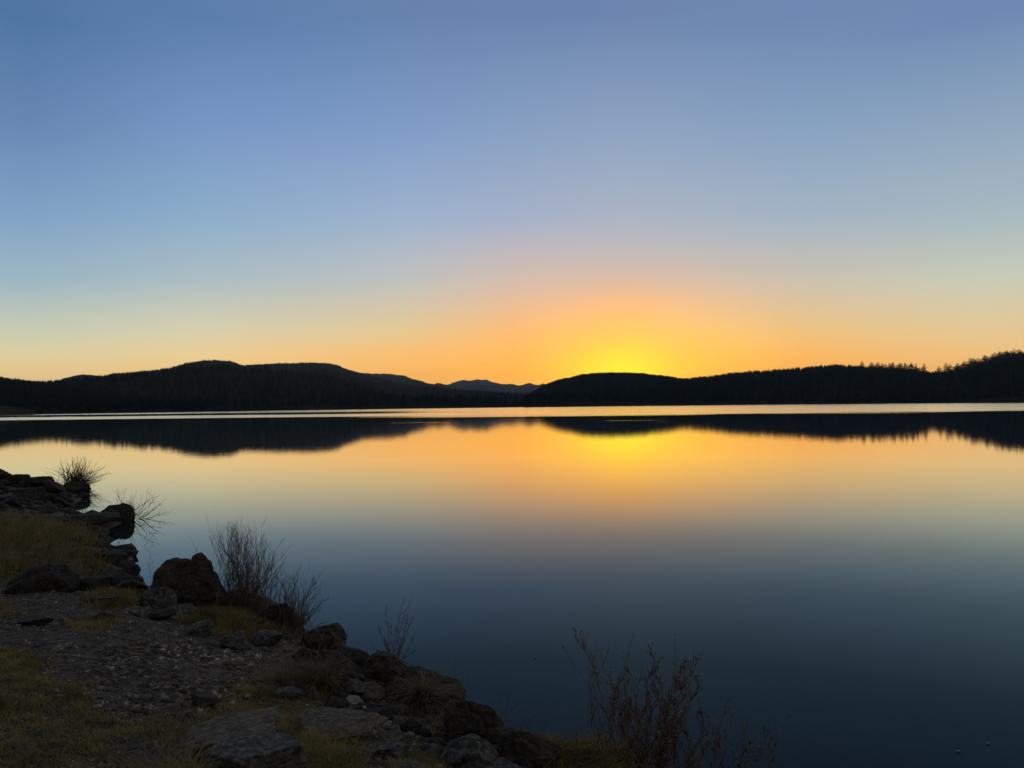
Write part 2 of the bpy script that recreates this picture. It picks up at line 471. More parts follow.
# tall single pines on the right ridge
def pine_mesh(seed, wide=1.0, bare=0.0):
    g = random.Random(seed)
    vs, fs = [], []
    tiers = 20
    for k in range(tiers):
        u = k / (tiers - 1)
        if u < bare: continue
        z = 0.12 + 0.86 * u
        L = 0.34 * wide * (1 - u) ** 0.62 + 0.02
        nb = 8 if u < 0.7 else 6
        for b in range(nb):
            if g.random() < 0.16: continue
            an = 6.283 * (b + g.random() * 0.8) / nb + k
            l = L * g.uniform(0.45, 1.25)
            w = l * 0.42
            dx, dy = math.cos(an), math.sin(an)
            droop = g.uniform(-0.015, 0.05) * (1 - 0.6 * u)
            i = len(vs)
            vs += [(0, 0, z + 0.012), (dx * l * .55 - dy * w, dy * l * .55 + dx * w, z - droop * .5), (dx * l, dy * l, z - droop + .01),
                   (dx * l * .55 + dy * w, dy * l * .55 - dx * w, z - droop * .5), (dx * l * .5, dy * l * .5, z + 0.022)]
            fs += [(i, i + 1, i + 4), (i + 1, i + 2, i + 4), (i + 2, i + 3, i + 4), (i + 3, i, i + 4)]
    i = len(vs)
    for s in range(4):
        a = s * 1.5708
        vs.append((0.012 * math.cos(a), 0.012 * math.sin(a), 0.9))
    vs.append((0, 0, 1.0))
    fs += [(i + s, i + (s + 1) % 4, i + 4) for s in range(4)]
    return np.array(vs), np.array(fs)


def trunk_mesh():
    vs, fs = [], []
    for k, (z, r) in enumerate(((-0.08, .022), (0.1, .017), (0.5, .011), (0.93, .003))):
        for s in range(7):
            a = s * 6.283 / 7
            vs.append((r * math.cos(a), r * math.sin(a), z))
        if k:
            for s in range(7):
                fs.append(((k - 1) * 7 + s, (k - 1) * 7 + (s + 1) % 7, k * 7 + (s + 1) % 7, k * 7 + s))
    return np.array(vs), np.array(fs)


protos = []
for k in range(4):
    root = empty('pine_tree', (0, 0, 0))
    cr = mesh_obj('crown', *pine_mesh(40 + k, (1.0, 0.75, 1.25, 0.9)[k], (0.0, 0.15, 0.08, 0.3)[k]), M['needles'], root, smooth=False)
    tr = mesh_obj('trunk', *trunk_mesh(), M['bark'], root)
    protos.append((root, cr, tr))
PINES = [(862, 361.5, 2, 'low broad pine standing alone near the middle of the right ridge'),
         (878, 362.5, 0, 'small pine just right of the broad one on the right ridge'),
         (893, 362.3, 1, 'pine at the left end of the row of spiky treetops on the right ridge'),
         (900, 363.0, 0, 'second pine from the left in the spiky row on the right ridge'),
         (905, 362.6, 3, 'third pine from the left in the spiky row on the right ridge'),
         (911, 362.6, 0, 'fourth pine from the left in the spiky row on the right ridge'),
         (916, 363.8, 1, 'last and lowest pine of the spiky row, just left of the tall one'),
         (924, 363.6, 0, 'tall narrow pine on the left rim of the dip in the right ridge'),
         (939, 366.6, 2, 'short bushy pine in the bottom of the dip in the right ridge'),
         (946, 363.2, 0, 'full pine on the right rim of the dip in the right ridge'),
         (950, 364.6, 2, 'broad pine touching the full one right of the dip'),
         (957, 365.0, 1, 'thin little pine between the dip and the steep rise of the right ridge'),
         (963, 362.0, 3, 'pine with a bare lower trunk at the foot of the steep rise'),
         (970, 357.8, 0, 'tall pine on the lower part of the steep rise of the right ridge'),
         (974, 358.6, 2, 'broad crowned pine just right of the tall one on the steep rise'),
         (980, 358.8, 1, 'slim pine midway up the steep rise of the right ridge'),
         (985, 355.6, 0, 'pointed pine in the upper part of the steep rise'),
         (993, 355.4, 2, 'wide dark pine above the pointed one on the steep rise'),
         (999, 352.6, 3, 'pine with an open crown at the top of the steep rise'),
         (1007, 352.2, 0, 'pine between the open crowned one and the highest treetop'),
         (1014, 348.9, 1, 'highest pine of all, on the skyline near the right edge of the photo'),
         (1020, 350.6, 0, 'rightmost pine on the skyline, cut by the edge of the photo')]
EXTRA = []
gp = random.Random(12)
RISE = [(955, 366.5), (965, 362.5), (975, 359.5), (985, 357), (995, 354), (1005, 353), (1015, 351), (1024, 350)]
for k in range(34):
    x = 956 + k * 2.02 + gp.uniform(-.8, .8)
    EXTRA.append((x, float(np.interp(x, [a for a, _ in RISE], [b for _, b in RISE])) + gp.uniform(-2.0, 1.6), gp.choice((0, 1, 2, 3)), 'dark pine in the ragged row of treetops on the steep rise of the right ridge'))
for k in range(16):
    x = 872 + k * 3.3 + gp.uniform(-1.2, 1.2)
    EXTRA.append((x, float(np.interp(x, [845, 862, 892, 925], [362.5, 363.5, 365, 367])) + gp.uniform(-2.0, 1.6), gp.choice((0, 1, 2, 3)), 'small dark pine in the low treetop row left of the right ridge dip'))
for k, (px, py, kind, lab) in enumerate(PINES + EXTRA):
    a, e = az_el(px, py)
    rr = right.R(a) * 0.985
    z = float(right.z(np.array(a), np.array(rr)))
    py -= 0.6
    e = az_el(px, py)[1]
    top = CAM_Z + e * rr
    root, cr, tr = protos[kind]
    if 'used' in root:
        r2 = root.copy(); COL.objects.link(r2)
        for p in (cr, tr):
            c = p.copy(); c.parent = r2; COL.objects.link(c)
        root = r2
    root['used'] = 1
    root.location = (math.sin(a) * rr, math.cos(a) * rr, z - 0.3)
    h = max(9.0, top - z + 0.3)
    wv = random.uniform(1.1, 1.6) if k >= len(PINES) else random.uniform(0.85, 1.2)
    root.scale = (h * wv, h * wv, h)
    root.rotation_euler.z = random.uniform(0, 6.28)
    tag(root, lab, 'pine tree', 'pines standing out on the right ridge')
for r_ in COL.objects:
    if 'used' in r_: del r_['used']

# ------------------------------------------------------------------ rocks
_ico = {}


def ico(sub):
    if sub not in _ico:
        import bmesh
        bm = bmesh.new(); bmesh.ops.create_icosphere(bm, subdivisions=sub, radius=1)
        _ico[sub] = (np.array([v.co[:] for v in bm.verts]), np.array([[v.index for v in f.verts] for f in bm.faces]))
        bm.free()
    return _ico[sub]


def rock_verts(seed, w, d, h, sub=4, planes=13, rough=0.06, flat=0.0, taper=0.0):
    g = np.random.default_rng(seed)
    V, Fc = ico(sub)
    nrm = g.normal(size=(planes, 3)); nrm /= np.linalg.norm(nrm, axis=1)[:, None]
    off = g.uniform(0.58, 1.0, planes)
    if flat:
        nrm = np.vstack([nrm, [[g.normal(0, .08), g.normal(0, .08), 1]]]); nrm[-1] /= np.linalg.norm(nrm[-1]); off = np.append(off, flat)
    dot = V @ nrm.T
    rr = np.where(dot > 0.05, off / np.maximum(dot, 0.05), 9)
    p = 60.0                                                     # soft minimum: worn edges
    r = (np.sum(np.clip(rr, 0.1, 9) ** -p, 1) + 1.55 ** -p) ** (-1 / p)
    r = r * (1 + rough * 1.6 * fbm(V * 2.2 + seed % 97, 3) + rough * fbm(V * 7 + seed % 89, 4))
    P = V * r[:, None]
    mn, mx = P.min(0), P.max(0)
    P = (P - (mn + mx) / 2) / (mx - mn)
    P[:, 2] += 0.5
    P[:, :2] *= (1 + taper * 0.3 - taper * P[:, 2:3])
    P += 0.02 * fbm(P * 9 + seed % 61, 4)[:, None] * np.array([1, 1, .6])
    return P * np.array([w, d, h]), Fc


ROCKS = [
    # cx, base y, width px, height px, material, flat top, label
    (3, 480, 20, 12, 'dark', 0, 'dark rock at the left edge, farthest along the shore'),
    (17, 486, 22, 11, 'dark', 0, 'low dark rock second along the far point of the shore'),
    (38, 490, 28, 12, 'dark', .7, 'flat dark rock in the middle of the far point'),
    (54, 494, 22, 13, 'dark', 0, 'dark rock left of the twiggy tuft on the far point'),
    (76, 494, 24, 11, 'dark', 0, 'blunt dark rock under the tuft at the tip of the far point'),
    (30, 502, 34, 12, 'dark', .7, 'broad dark rock behind the little bay, below the far point'),
    (58, 508, 20, 9, 'dark', 0, 'small dark rock at the back of the little bay'),
    (10, 508, 26, 12, 'dark', 0, 'dark rock at the left edge above the grassy hummock'),
    (92, 526, 48, 10, 'dark', .6, 'long low rock reaching out to the round boulder in the water'),
    (116, 521, 31, 17, 'dark', 0, 'round black boulder standing in the water with its reflection'),
    (84, 541, 28, 13, 'dark', 0, 'dark rock between the long low rock and the grassy hummock'),
    (103, 548, 24, 11, 'dark', 0, 'dark wedge-shaped rock at the waterline beyond the hummock'),
    (124, 552, 23, 8, 'dark', .5, 'thin dark slab jutting over the water'),
    (112, 564, 30, 14, 'dark', 0, 'dark stepped rock just below the thin jutting slab'),
    (127, 577, 26, 15, 'dark', 0, 'dark rock at the waterline left of the big peaked boulder'),
    (100, 579, 30, 12, 'dark', .7, 'flat dark rock at the right foot of the grassy hummock'),
    (42, 592, 60, 28, 'dark', .7, 'large slate-dark rock below the grassy hummock'),
    (16, 594, 26, 14, 'dark', 0, 'dark rock at the left edge beside the large slate-dark one'),
    (92, 592, 38, 15, 'dark', .6, 'low dark rock right of the large slate-dark one'),
    (127, 594, 34, 14, 'dark', 0, 'humped dark rock left of the gap to the water'),
    (147, 598, 20, 10, 'dark', 0, 'small dark rock at the left foot of the big peaked boulder'),
    (180, 602, 56, 43, 'brown', 0, 'lower brown boulder leaning on the left of the big peaked one'),
    (199, 606, 44, 46, 'brown', 0, 'big peaked brown boulder, tallest on the bank'),
    (158, 609, 32, 19, 'grey', .6, 'flat-topped grey rock in front of the big peaked boulder'),
    (104, 605, 30, 9, 'brown', .5, 'thin brown stone at the top edge of the path'),
    (145, 617, 22, 9, 'grey', .6, 'small flat grey stone at the path, left of the two dark wedges'),
    (163, 621, 24, 10, 'dark', .6, 'dark wedge stone beside the path, nearer of two'),
    (182, 614, 28, 9, 'grey', .5, 'thin grey slab at the front of the big peaked boulder'),
    (197, 637, 30, 17, 'grey', 0, 'angular grey stone at the left end of the green grass clump'),
    (232, 651, 28, 18, 'grey', 0, 'rounded grey stone alone at the right edge of the path'),
    (267, 648, 28, 17, 'grey', .7, 'blocky grey stone behind the dry grass, left of its pale stalks'),
    (276, 627, 34, 21, 'dark', 0, 'dark pointed rock at the foot of the tall twiggy shrub'),
    (252, 632, 26, 14, 'dark', 0, 'dark rock half hidden in the green grass clump'),
    (323, 652, 46, 25, 'brown', .65, 'squared brown block at the waterline right of the twiggy shrubs'),
    (334, 684, 42, 34, 'dark', 0, 'tall dark rock with a pale sloping edge above the dry grass'),
    (352, 668, 32, 22, 'dark', 0, 'dark rock wedged behind the tall one with the pale edge'),
    (328, 676, 17, 11, 'grey', 0, 'small grey stone tucked against the tall dark rock'),
    (382, 684, 48, 28, 'brown', 0, 'brown rock under the bare sapling'),
    (306, 662, 24, 14, 'dark', 0, 'dark rock behind the dry grass on the crest'),
    (349, 698, 30, 18, 'grey', 0, 'rounded grey rock above the whitish stone'),
    (289, 699, 27, 12, 'grey', 0, 'grey stone below the dry grass, left of a smaller one'),
    (309, 699, 19, 12, 'grey', 0, 'little grey stone below the dry grass, right of a larger one'),
    (371, 700, 26, 15, 'tan', 0, 'tan lumpy stone right of the whitish stone'),
    (353, 705, 19, 11, 'pale', 0, 'smooth whitish stone, palest on the bank'),
    (340, 741, 88, 27, 'tan', .55, 'wide cracked tan slab in the middle of the stony bank'),
    (421, 708, 86, 40, 'brown', 0, 'very large rounded brown boulder behind the spiky grass tussock'),
    (478, 748, 58, 44, 'brown', .75, 'big angular boulder with a sloping brown top at the waterline'),
    (469, 772, 62, 34, 'grey', 0, 'domed grey-green rock in front of the big angular boulder'),
    (528, 770, 64, 37, 'brown', .7, 'ridged brown boulder nearest the grass mound at the waterline'),
    (391, 762, 44, 20, 'grey', .6, 'rough grey rock in front of the spiky grass tussock'),
    (346, 762, 20, 12, 'grey', 0, 'small dark grey stone left of the rough grey rock'),
    (497, 776, 44, 11, 'grey', .5, 'thin flat grey stone at the bottom edge of the photo'),
    (235, 760, 112, 38, 'tan', .5, 'large flat brownish slab lying in the short grass'),
    (252, 782, 100, 42, 'grey', .55, 'long tilted grey slab in front of the brownish slab'),
    (205, 711, 30, 16, 'brown', 0, 'small brown stone where the path meets the short grass'),
    (35, 627, 30, 10, 'dark', .6, 'dark flat stone on the upper left of the path'),
    (103, 620, 20, 9, 'brown', 0, 'brown stone at the head of a small grass patch on the path'),
    (410, 776, 40, 14, 'grey', 0, 'broken grey stone at the bottom edge below the rough grey rock'),
    (324, 720, 24, 10, 'grey', .6, 'flat grey stone just above the wide cracked tan slab'),
    (375, 722, 30, 12, 'dark', .6, 'flat dark stone between the tan lumpy stone and the spiky tussock'),
]
# outlines of the rocks whose shape is plain to see
OUTLINE = {
    (180, 602): [(150, 602), (154, 584), (159, 568), (167, 559), (176, 559), (190, 562), (200, 572), (204, 603)],
    (199, 606): [(168, 607), (176, 585), (187, 565), (195, 555), (203, 553), (211, 562), (217, 578), (227, 606)],
    (421, 708): [(378, 710), (381, 688), (394, 677), (411, 670), (425, 672), (441, 678), (455, 687), (464, 700), (462, 711)],
    (478, 748): [(447, 742), (446, 706), (453, 700), (470, 703), (490, 711), (504, 726), (509, 740), (500, 750), (462, 750)],
    (469, 772): [(438, 775), (443, 755), (455, 742), (471, 736), (486, 741), (497, 754), (501, 775)],
    (528, 770): [(496, 764), (499, 739), (510, 731), (530, 735), (548, 742), (562, 752), (560, 772), (500, 774)],
    (42, 592): [(7, 592), (14, 580), (32, 568), (48, 565), (62, 570), (71, 580), (75, 592)],
    (334, 684): [(315, 684), (317, 658), (324, 649), (336, 652), (349, 662), (359, 672), (360, 685)],
    (323, 652): [(301, 653), (302, 634), (322, 627), (340, 625), (346, 640), (346, 654)],
    (116, 521): [(101, 521), (102, 512), (110, 506), (124, 504), (131, 509), (132, 521)],
    (382, 684): [(358, 684), (361, 664), (372, 656), (386, 655), (399, 660), (406, 672), (405, 685)],
    (158, 609): [(142, 608), (144, 594), (151, 588), (165, 588), (174, 594), (175, 609)],
    (276, 627): [(260, 628), (262, 612), (271, 606), (284, 604), (291, 613), (293, 628)],
}


def hull_rock(outline, cx, by, dist, dn, d, seed, sub):
    import bmesh
    g = np.random.default_rng(seed)
    k = dist / F
    P = []
    for v, su, sw in ((0.0, 0.80, 0.50), (0.3, 1.0, 0.98), (0.6, 1.02, 1.0), (1.0, 0.7, 0.7)):
        for x, y in outline:
            u = (x - cx) * k * su
            w = (by - y) * k * sw - v * d * math.tan(dn) * 0.75
            P.append((u + g.normal(0, .03) * d, (v - 0.5) * d + g.normal(0, .06) * d, max(w, -0.05 * d) + g.normal(0, 0.015) * d))
        P.append(((-0.42 * (outline[-1][0] - outline[0][0])) * k * su, (v - .5) * d, -0.10)); P.append((0.42 * (outline[-1][0] - outline[0][0]) * k * su, (v - .5) * d, -0.10))
    bm = bmesh.new()
    for p in P: bm.verts.new(p)
    r = bmesh.ops.convex_hull(bm, input=bm.verts)
    bmesh.ops.delete(bm, geom=[e for e in r['geom_interior'] if isinstance(e, bmesh.types.BMVert)], context='VERTS')
    for _ in range(sub):
        long = sorted(bm.edges, key=lambda e: -e.calc_length())
        L = long[0].calc_length()
        bmesh.ops.subdivide_edges(bm, edges=[e for e in bm.edges if e.calc_length() > L * 0.45], cuts=1)
        bmesh.ops.triangulate(bm, faces=bm.faces[:])
    for _ in range(1): bmesh.ops.smooth_vert(bm, verts=bm.verts, factor=0.5, use_axis_x=True, use_axis_y=True, use_axis_z=True)
    bm.normal_update()
    co = np.array([v.co[:] for v in bm.verts]); no = np.array([v.normal[:] for v in bm.verts])
    Fc = np.array([[v.index for v in f.verts] for f in bm.faces]); bm.free()
    s_ = 1.0 / d
    disp = 0.07 * fbm(co * s_ * 2.5 + seed % 50, 3) + 0.04 * fbm(co * s_ * 9 + seed % 31, 4) - 0.03 * np.clip(0.12 - np.abs(fbm(co * s_ * np.array([2, 2, 5]) + 7 + seed % 13, 2)), 0, 1) * 6
    return co + no * (disp * d)[:, None], Fc


ROCK_SPOTS = []
for k, (cx, by, wp, hp, mat, flat, lab) in enumerate(ROCKS):
    p = hit(cx, by)
    dist = p[1]
    w = wp * dist / F * 1.08
    d = w * random.uniform(0.65, 0.9)
    dn = math.atan2(CAM_Z - p[2], dist)
    h = max(hp * dist / F - d * math.sin(dn) * 0.45, hp * dist / F * 0.55) * 1.12
    dirh = p[:2] / np.linalg.norm(p[:2])
    c = p[:2] + dirh * d * 0.40
    gz = min(float(ground(c[0], c[1])), p[2] + 0.08)
    gz = max(gz, -0.12)
    big = wp * 1.0
    sub = 6 if big > 40 else 5
    V, Fc = rock_verts(100 + k * 7 + (3 if wp == 86 else 0), w, d, h * 1.22, sub, flat=flat, planes=10 + k % 5, taper=0.3 if hp > wp * 0.62 else 0.15 if not flat else 0.0)
    ang = math.atan2(-dirh[0], dirh[1]) + random.uniform(-0.35, 0.35)
    if (cx, by) in OUTLINE:
        V, Fc = hull_rock(OUTLINE[(cx, by)], cx, by, dist, dn, d, 300 + k, 7 if wp > 40 else 5)
        ang = math.atan2(-dirh[0], dirh[1]); c = p[:2] + dirh * d * 0.5; gz = p[2]; h = 0.0
    ca, sa = math.cos(ang), math.sin(ang)
    V = np.stack([V[:, 0] * ca - V[:, 1] * sa, V[:, 0] * sa + V[:, 1] * ca, V[:, 2] - h * 0.22], -1)
    o = mesh_obj('boulder' if wp * dist / F > 0.38 else 'rock', V, Fc, M[mat], loc=(c[0], c[1], gz))
    tag(o, lab, 'rock', 'rocks along the bank')
    ROCK_SPOTS.append((c[0], c[1], max(w, d) / 2))
ROCK_SPOTS = np.array(ROCK_SPOTS)


# ------------------------------------------------------------------ scatter helpers
def pxpoly(pts):
    return np.array([hit(*p)[:2] for p in pts])


def in_poly(x, y, P):
    ins = np.zeros(x.shape, bool)
    for i in range(len(P)):
        x1, y1 = P[i]; x2, y2 = P[(i + 1) % len(P)]
        if y1 == y2: continue
        ins ^= ((y1 > y) != (y2 > y)) & (x < (x2 - x1) * (y - y1) / (y2 - y1) + x1)
    return ins


def scatter(P, n, seed, keep=None):
    g = np.random.default_rng(seed)
    lo, hi = P.min(0), P.max(0)
    x = g.uniform(lo[0], hi[0], n); y = g.uniform(lo[1], hi[1], n)
    k = in_poly(x + 0.16 * fbm2(x, y, 2.5, 3, 40.0) + g.normal(0, 0.035, n), y + 0.30 * fbm2(x, y, 2.5, 3, 50.0) + g.normal(0, 0.06, n), P)
    x, y = x[k], y[k]
    if keep is not None:
        k = keep(x, y); x, y = x[k], y[k]
    return x, y


def blades(P, H, lean, seed, width=0.004, segs=3, az=None, az_spread=6.28, droop=0.5):
    """P (n,3) roots, H (n) lengths: curved tapering blades as one mesh"""
    g = np.random.default_rng(seed)
    n = len(P)
    th = g.uniform(-.5, .5, n) * az_spread + (az if az is not None else 0)
    l0 = lean * g.uniform(0.3, 1.3, n)
    W = width * g.uniform(0.6, 1.4, n)
    side = th + np.pi / 2 + g.uniform(-.6, .6, n)
    vs = []
    pos = np.array(P, float).copy()
    a = l0.copy()
    for s in range(segs + 1):
        w = W * (1 - s / segs) if s else W
        off = np.stack([np.cos(side) * w, np.sin(side) * w, np.zeros(n)], -1)
        if s < segs: vs += [pos - off, pos + off]
        else: vs += [pos.copy()]
        step = H / segs
        pos = pos + np.stack([np.cos(th) * np.sin(a) * step, np.sin(th) * np.sin(a) * step, np.cos(a) * step], -1)
        a = a + droop * g.uniform(0.4, 1.4, n) / segs * 2
    per = 2 * segs + 1
    V = np.stack(vs, 1).reshape(-1, 3)
    b = np.arange(n)[:, None] * per
    quads = [np.concatenate([b + 2 * s, b + 2 * s + 1, b + 2 * s + 3, b + 2 * s + 2], 1) for s in range(segs - 1)]
    tri = np.concatenate([b + 2 * segs - 2, b + 2 * segs - 1, b + 2 * segs], 1)
    return V, [np.concatenate(quads), tri]


# ------------------------------------------------------------------ short grass (stuff)
G1 = pxpoly([(-150, 640), (0, 648), (40, 668), (66, 700), (92, 722), (130, 728), (170, 712), (215, 700), (262, 697), (305, 706), (318, 722), (312, 745), (330, 800), (120, 860), (-150, 860)])
G5 = pxpoly([(300, 742), (322, 732), (352, 752), (372, 790), (300, 800)])
G7 = pxpoly([(395, 755), (420, 750), (448, 758), (455, 800), (395, 800)])
G8 = pxpoly([(82, 598), (132, 594), (140, 604), (95, 612)])
G9 = pxpoly([(-30, 600), (16, 601), (22, 618), (-30, 628)])
G10 = pxpoly([(72, 628), (84, 618), (112, 616), (112, 630), (90, 634)])
G11 = pxpoly([(180, 625), (215, 603), (262, 618), (262, 640), (215, 640)])
G12 = pxpoly([(196, 700), (262, 684), (330, 690), (330, 705), (262, 702)])


def patchy(th, sc_=3.0, z=0.5):
    return lambda x, y: fbm2(x, y, sc_, 4, z) + 0.25 * RNG.uniform(-1, 1, x.shape) > th


gv, gf = [], [[], []]
def add_grass(P, n, hgt, seed, th=-0.1, lean=0.5, width=0.0032):
    x, y = scatter(P, n, seed, patchy(th))
    z = ground(x, y) - 0.004
    g = np.random.default_rng(seed)
    hh = hgt * g.uniform(0.45, 1.2, len(x)) * (1 + 0.5 * fbm2(x, y, 4.0, 2, 8.0))
    V, Fl = blades(np.stack([x, y, z], -1), hh, lean, seed, width)
    off = sum(len(v) for v in gv)
    gv.append(V); gf[0].append(Fl[0] + off); gf[1].append(Fl[1] + off)


add_grass(G1, 95000, 0.050, 1, -0.12, 0.7)
add_grass(G5, 7000, 0.075, 2, -0.5)
add_grass(G7, 4000, 0.05, 3, -0.3)
add_grass(G8, 5000, 0.10, 4, -0.2)
add_grass(G9, 5000, 0.08, 5, -0.3)
add_grass(G10, 2500, 0.05, 6, -0.4)
add_grass(G12, 7000, 0.05, 8, 0.0)
def add_tufts(P, n, hgt, seed, blades_per=26, spread=0.022, th=-0.2, width=0.0032):
    x, y = scatter(P, n, seed, patchy(th, 2.0))
    g = np.random.default_rng(seed)
    k = g.uniform(0.5, 1.3, len(x))
    X_ = np.repeat(x, blades_per) + g.normal(0, spread, len(x) * blades_per); Y_ = np.repeat(y, blades_per) + g.normal(0, spread, len(x) * blades_per)
    hh = hgt * np.repeat(k, blades_per) * g.uniform(0.4, 1.1, len(X_))
    V, Fl = blades(np.stack([X_, Y_, ground(X_, Y_) - 0.005], -1), hh, 0.75, seed, width, droop=0.9)
    off = sum(len(v) for v in gv)
    gv.append(V); gf[0].append(Fl[0] + off); gf[1].append(Fl[1] + off)


add_tufts(G1, 700, 0.12, 201)
add_tufts(G5, 60, 0.16, 202); add_tufts(G7, 40, 0.12, 203); add_tufts(G12, 90, 0.10, 204); add_tufts(G10, 14, 0.09, 205); add_tufts(G8, 25, 0.14, 206)
EDGE = pxpoly([(300, 690), (345, 700), (400, 712), (450, 735), (520, 760), (560, 800), (330, 800), (345, 745), (300, 712)])
add_tufts(EDGE, 90, 0.10, 207)
tag(mesh_obj('grass', np.concatenate(gv), [np.concatenate(gf[0]), np.concatenate(gf[1])], M['grass']), 'short patchy grass between the path and the rocks', 'grass', kind='stuff')


# ------------------------------------------------------------------ grass clumps that stand out
def clump(poly, n, hgt, seed, mat, label, lean=0.45, width=0.005, droop=0.5, mound=0.0, wild=0.5):
    c = poly.mean(0)
    base = np.array([c[0], c[1], float(ground(c[0], c[1]))])
    x, y = scatter(poly, n, seed)
    z = ground(x, y)
    r = np.hypot(x - c[0], y - c[1]) / (np.ptp(poly, axis=0).max() / 2)
    z = z + mound * np.clip(1 - r * r, 0, 1) - 0.01
    g = np.random.default_rng(seed)
    hh = hgt * g.uniform(0.4, 1.15, len(x)) * np.clip(1.15 - 0.5 * r, 0.4, 1.2) * (1 + 0.6 * fbm2(x, y, 2.2, 3, seed)) * (1 + wild * fbm2(x, y, 7.0, 2, seed + 3.0))
    th = np.arctan2(y - c[1], x - c[0])
    V, Fl = blades(np.stack([x, y, z], -1) - base, hh, lean, seed, width, 4, az=th, az_spread=3.6, droop=droop)
    o = mesh_obj('grass_clump', V, Fl, mat, loc=base)
    return tag(o, label, 'grass clump', 'grass clumps on the bank')


clump(pxpoly([(-60, 560), (-40, 520), (10, 515), (50, 522), (88, 545), (104, 575), (96, 588), (60, 586), (0, 590), (-60, 590)]), 17000, 0.42, 21, M['long_grass'],
      'wide hummock of tall olive grass at the left edge', 0.5, 0.006, 0.8, 0.22, 1.6)
clump(G11, 9000, 0.15, 22, M['long_grass'], 'low green grass clump at the foot of the tall twiggy shrub', 0.5, 0.005)
clump(pxpoly([(545, 790), (560, 755), (590, 748), (622, 754), (622, 790), (600, 830)]), 9000, 0.20, 23, M['long_grass'],
      'dense grass mound at the waterline under the budding bush', 0.5, 0.004, 0.6, 0.06)
clump(pxpoly([(62, 494), (64, 487), (90, 488), (92, 494)]), 1600, 0.35, 24, M['long_grass'], 'dark tufted grass at the tip of the far point', 0.6, 0.010)
clump(pxpoly([(216, 606), (236, 594), (266, 600), (300, 624), (296, 640), (250, 624)]), 4000, 0.12, 27, M['dry_grass'], 'matted dead grass round the stems of the two twiggy shrubs', 0.5, 0.004, 0.5, 0.05)
clump(pxpoly([(232, 620), (262, 612), (300, 640), (280, 650), (240, 640)]), 1500, 0.16, 25, M['dry_grass'], 'thin dry grass between the shrubs and the blocky grey stone', 0.5, 0.004)
clump(pxpoly([(388, 700), (400, 690), (440, 700), (455, 735), (430, 752), (392, 745)]), 1400, 0.16, 26, M['dry_grass'], 'sparse dead grass under the spiky tussock', 0.7, 0.004)


def tussock(px, py, spread, n, length, seed, mat, label, lean=0.9, droop=1.0, width=0.004, lift=0.0):
    p = hit(px, py); p[2] += lift
    g = np.random.default_rng(seed)
    P = np.stack([g.normal(0, spread, n), g.normal(0, spread, n), np.full(n, -0.02)], -1)
    V, Fl = blades(P, length * g.uniform(0.45, 1.1, n), lean, seed, width, 6, droop=droop)
    return tag(mesh_obj('grass_tussock', V, Fl, mat, loc=p), label, 'grass tussock', 'arching grass tussocks')


tussock(424, 716, 0.025, 230, 0.46, 51, M['dry_grass'], 'spiky olive tussock fanning out in front of the very large boulder', 1.0, 0.85, 0.0045, 0.16)
tussock(318, 692, 0.07, 520, 0.46, 52, M['dry_grass'], 'tangled rust-brown dry tussock below the tall dark rock', 1.0, 0.8, 0.0038, 0.10)
tussock(290, 688, 0.06, 260, 0.42, 53, M['dry_grass'], 'flattened dry tussock left of the tangled rust-brown one', 1.15, 0.5, 0.003, 0.03)
tussock(180, 790, 0.05, 420, 0.30, 54, M['grass'], 'leafy green tuft against the left end of the large flat slab', 0.7, 0.8, 0.004)
tussock(338, 770, 0.06, 420, 0.22, 55, M['grass'], 'bright green tuft right of the long tilted slab', 0.6, 0.6, 0.0035)


# ------------------------------------------------------------------ gravel (stuff)
def stones(x, y, size, seed, flat=0.6):
    g = np.random.default_rng(seed)
    V0, F0 = ico(1)
    n = len(x)
    z = ground(x, y)
    jit = g.uniform(0.72, 1.2, (n, len(V0), 1))
    S = size[:, None, None] * np.stack([g.uniform(.7, 1.3, n), g.uniform(.6, 1.1, n), g.uniform(.35, .8, n) * flat / .6], -1)[:, None, :]
    V = V0[None] * jit * S
    a = g.uniform(0, 6.28, n)[:, None]
    V = np.stack([V[..., 0] * np.cos(a) - V[..., 1] * np.sin(a), V[..., 0] * np.sin(a) + V[..., 1] * np.cos(a), V[..., 2]], -1)
    V += np.stack([x, y, z + size * 0.12], -1)[:, None]
    Fc = (F0[None] + (np.arange(n) * len(V0))[:, None, None]).reshape(-1, 3)
    return V.reshape(-1, 3), Fc


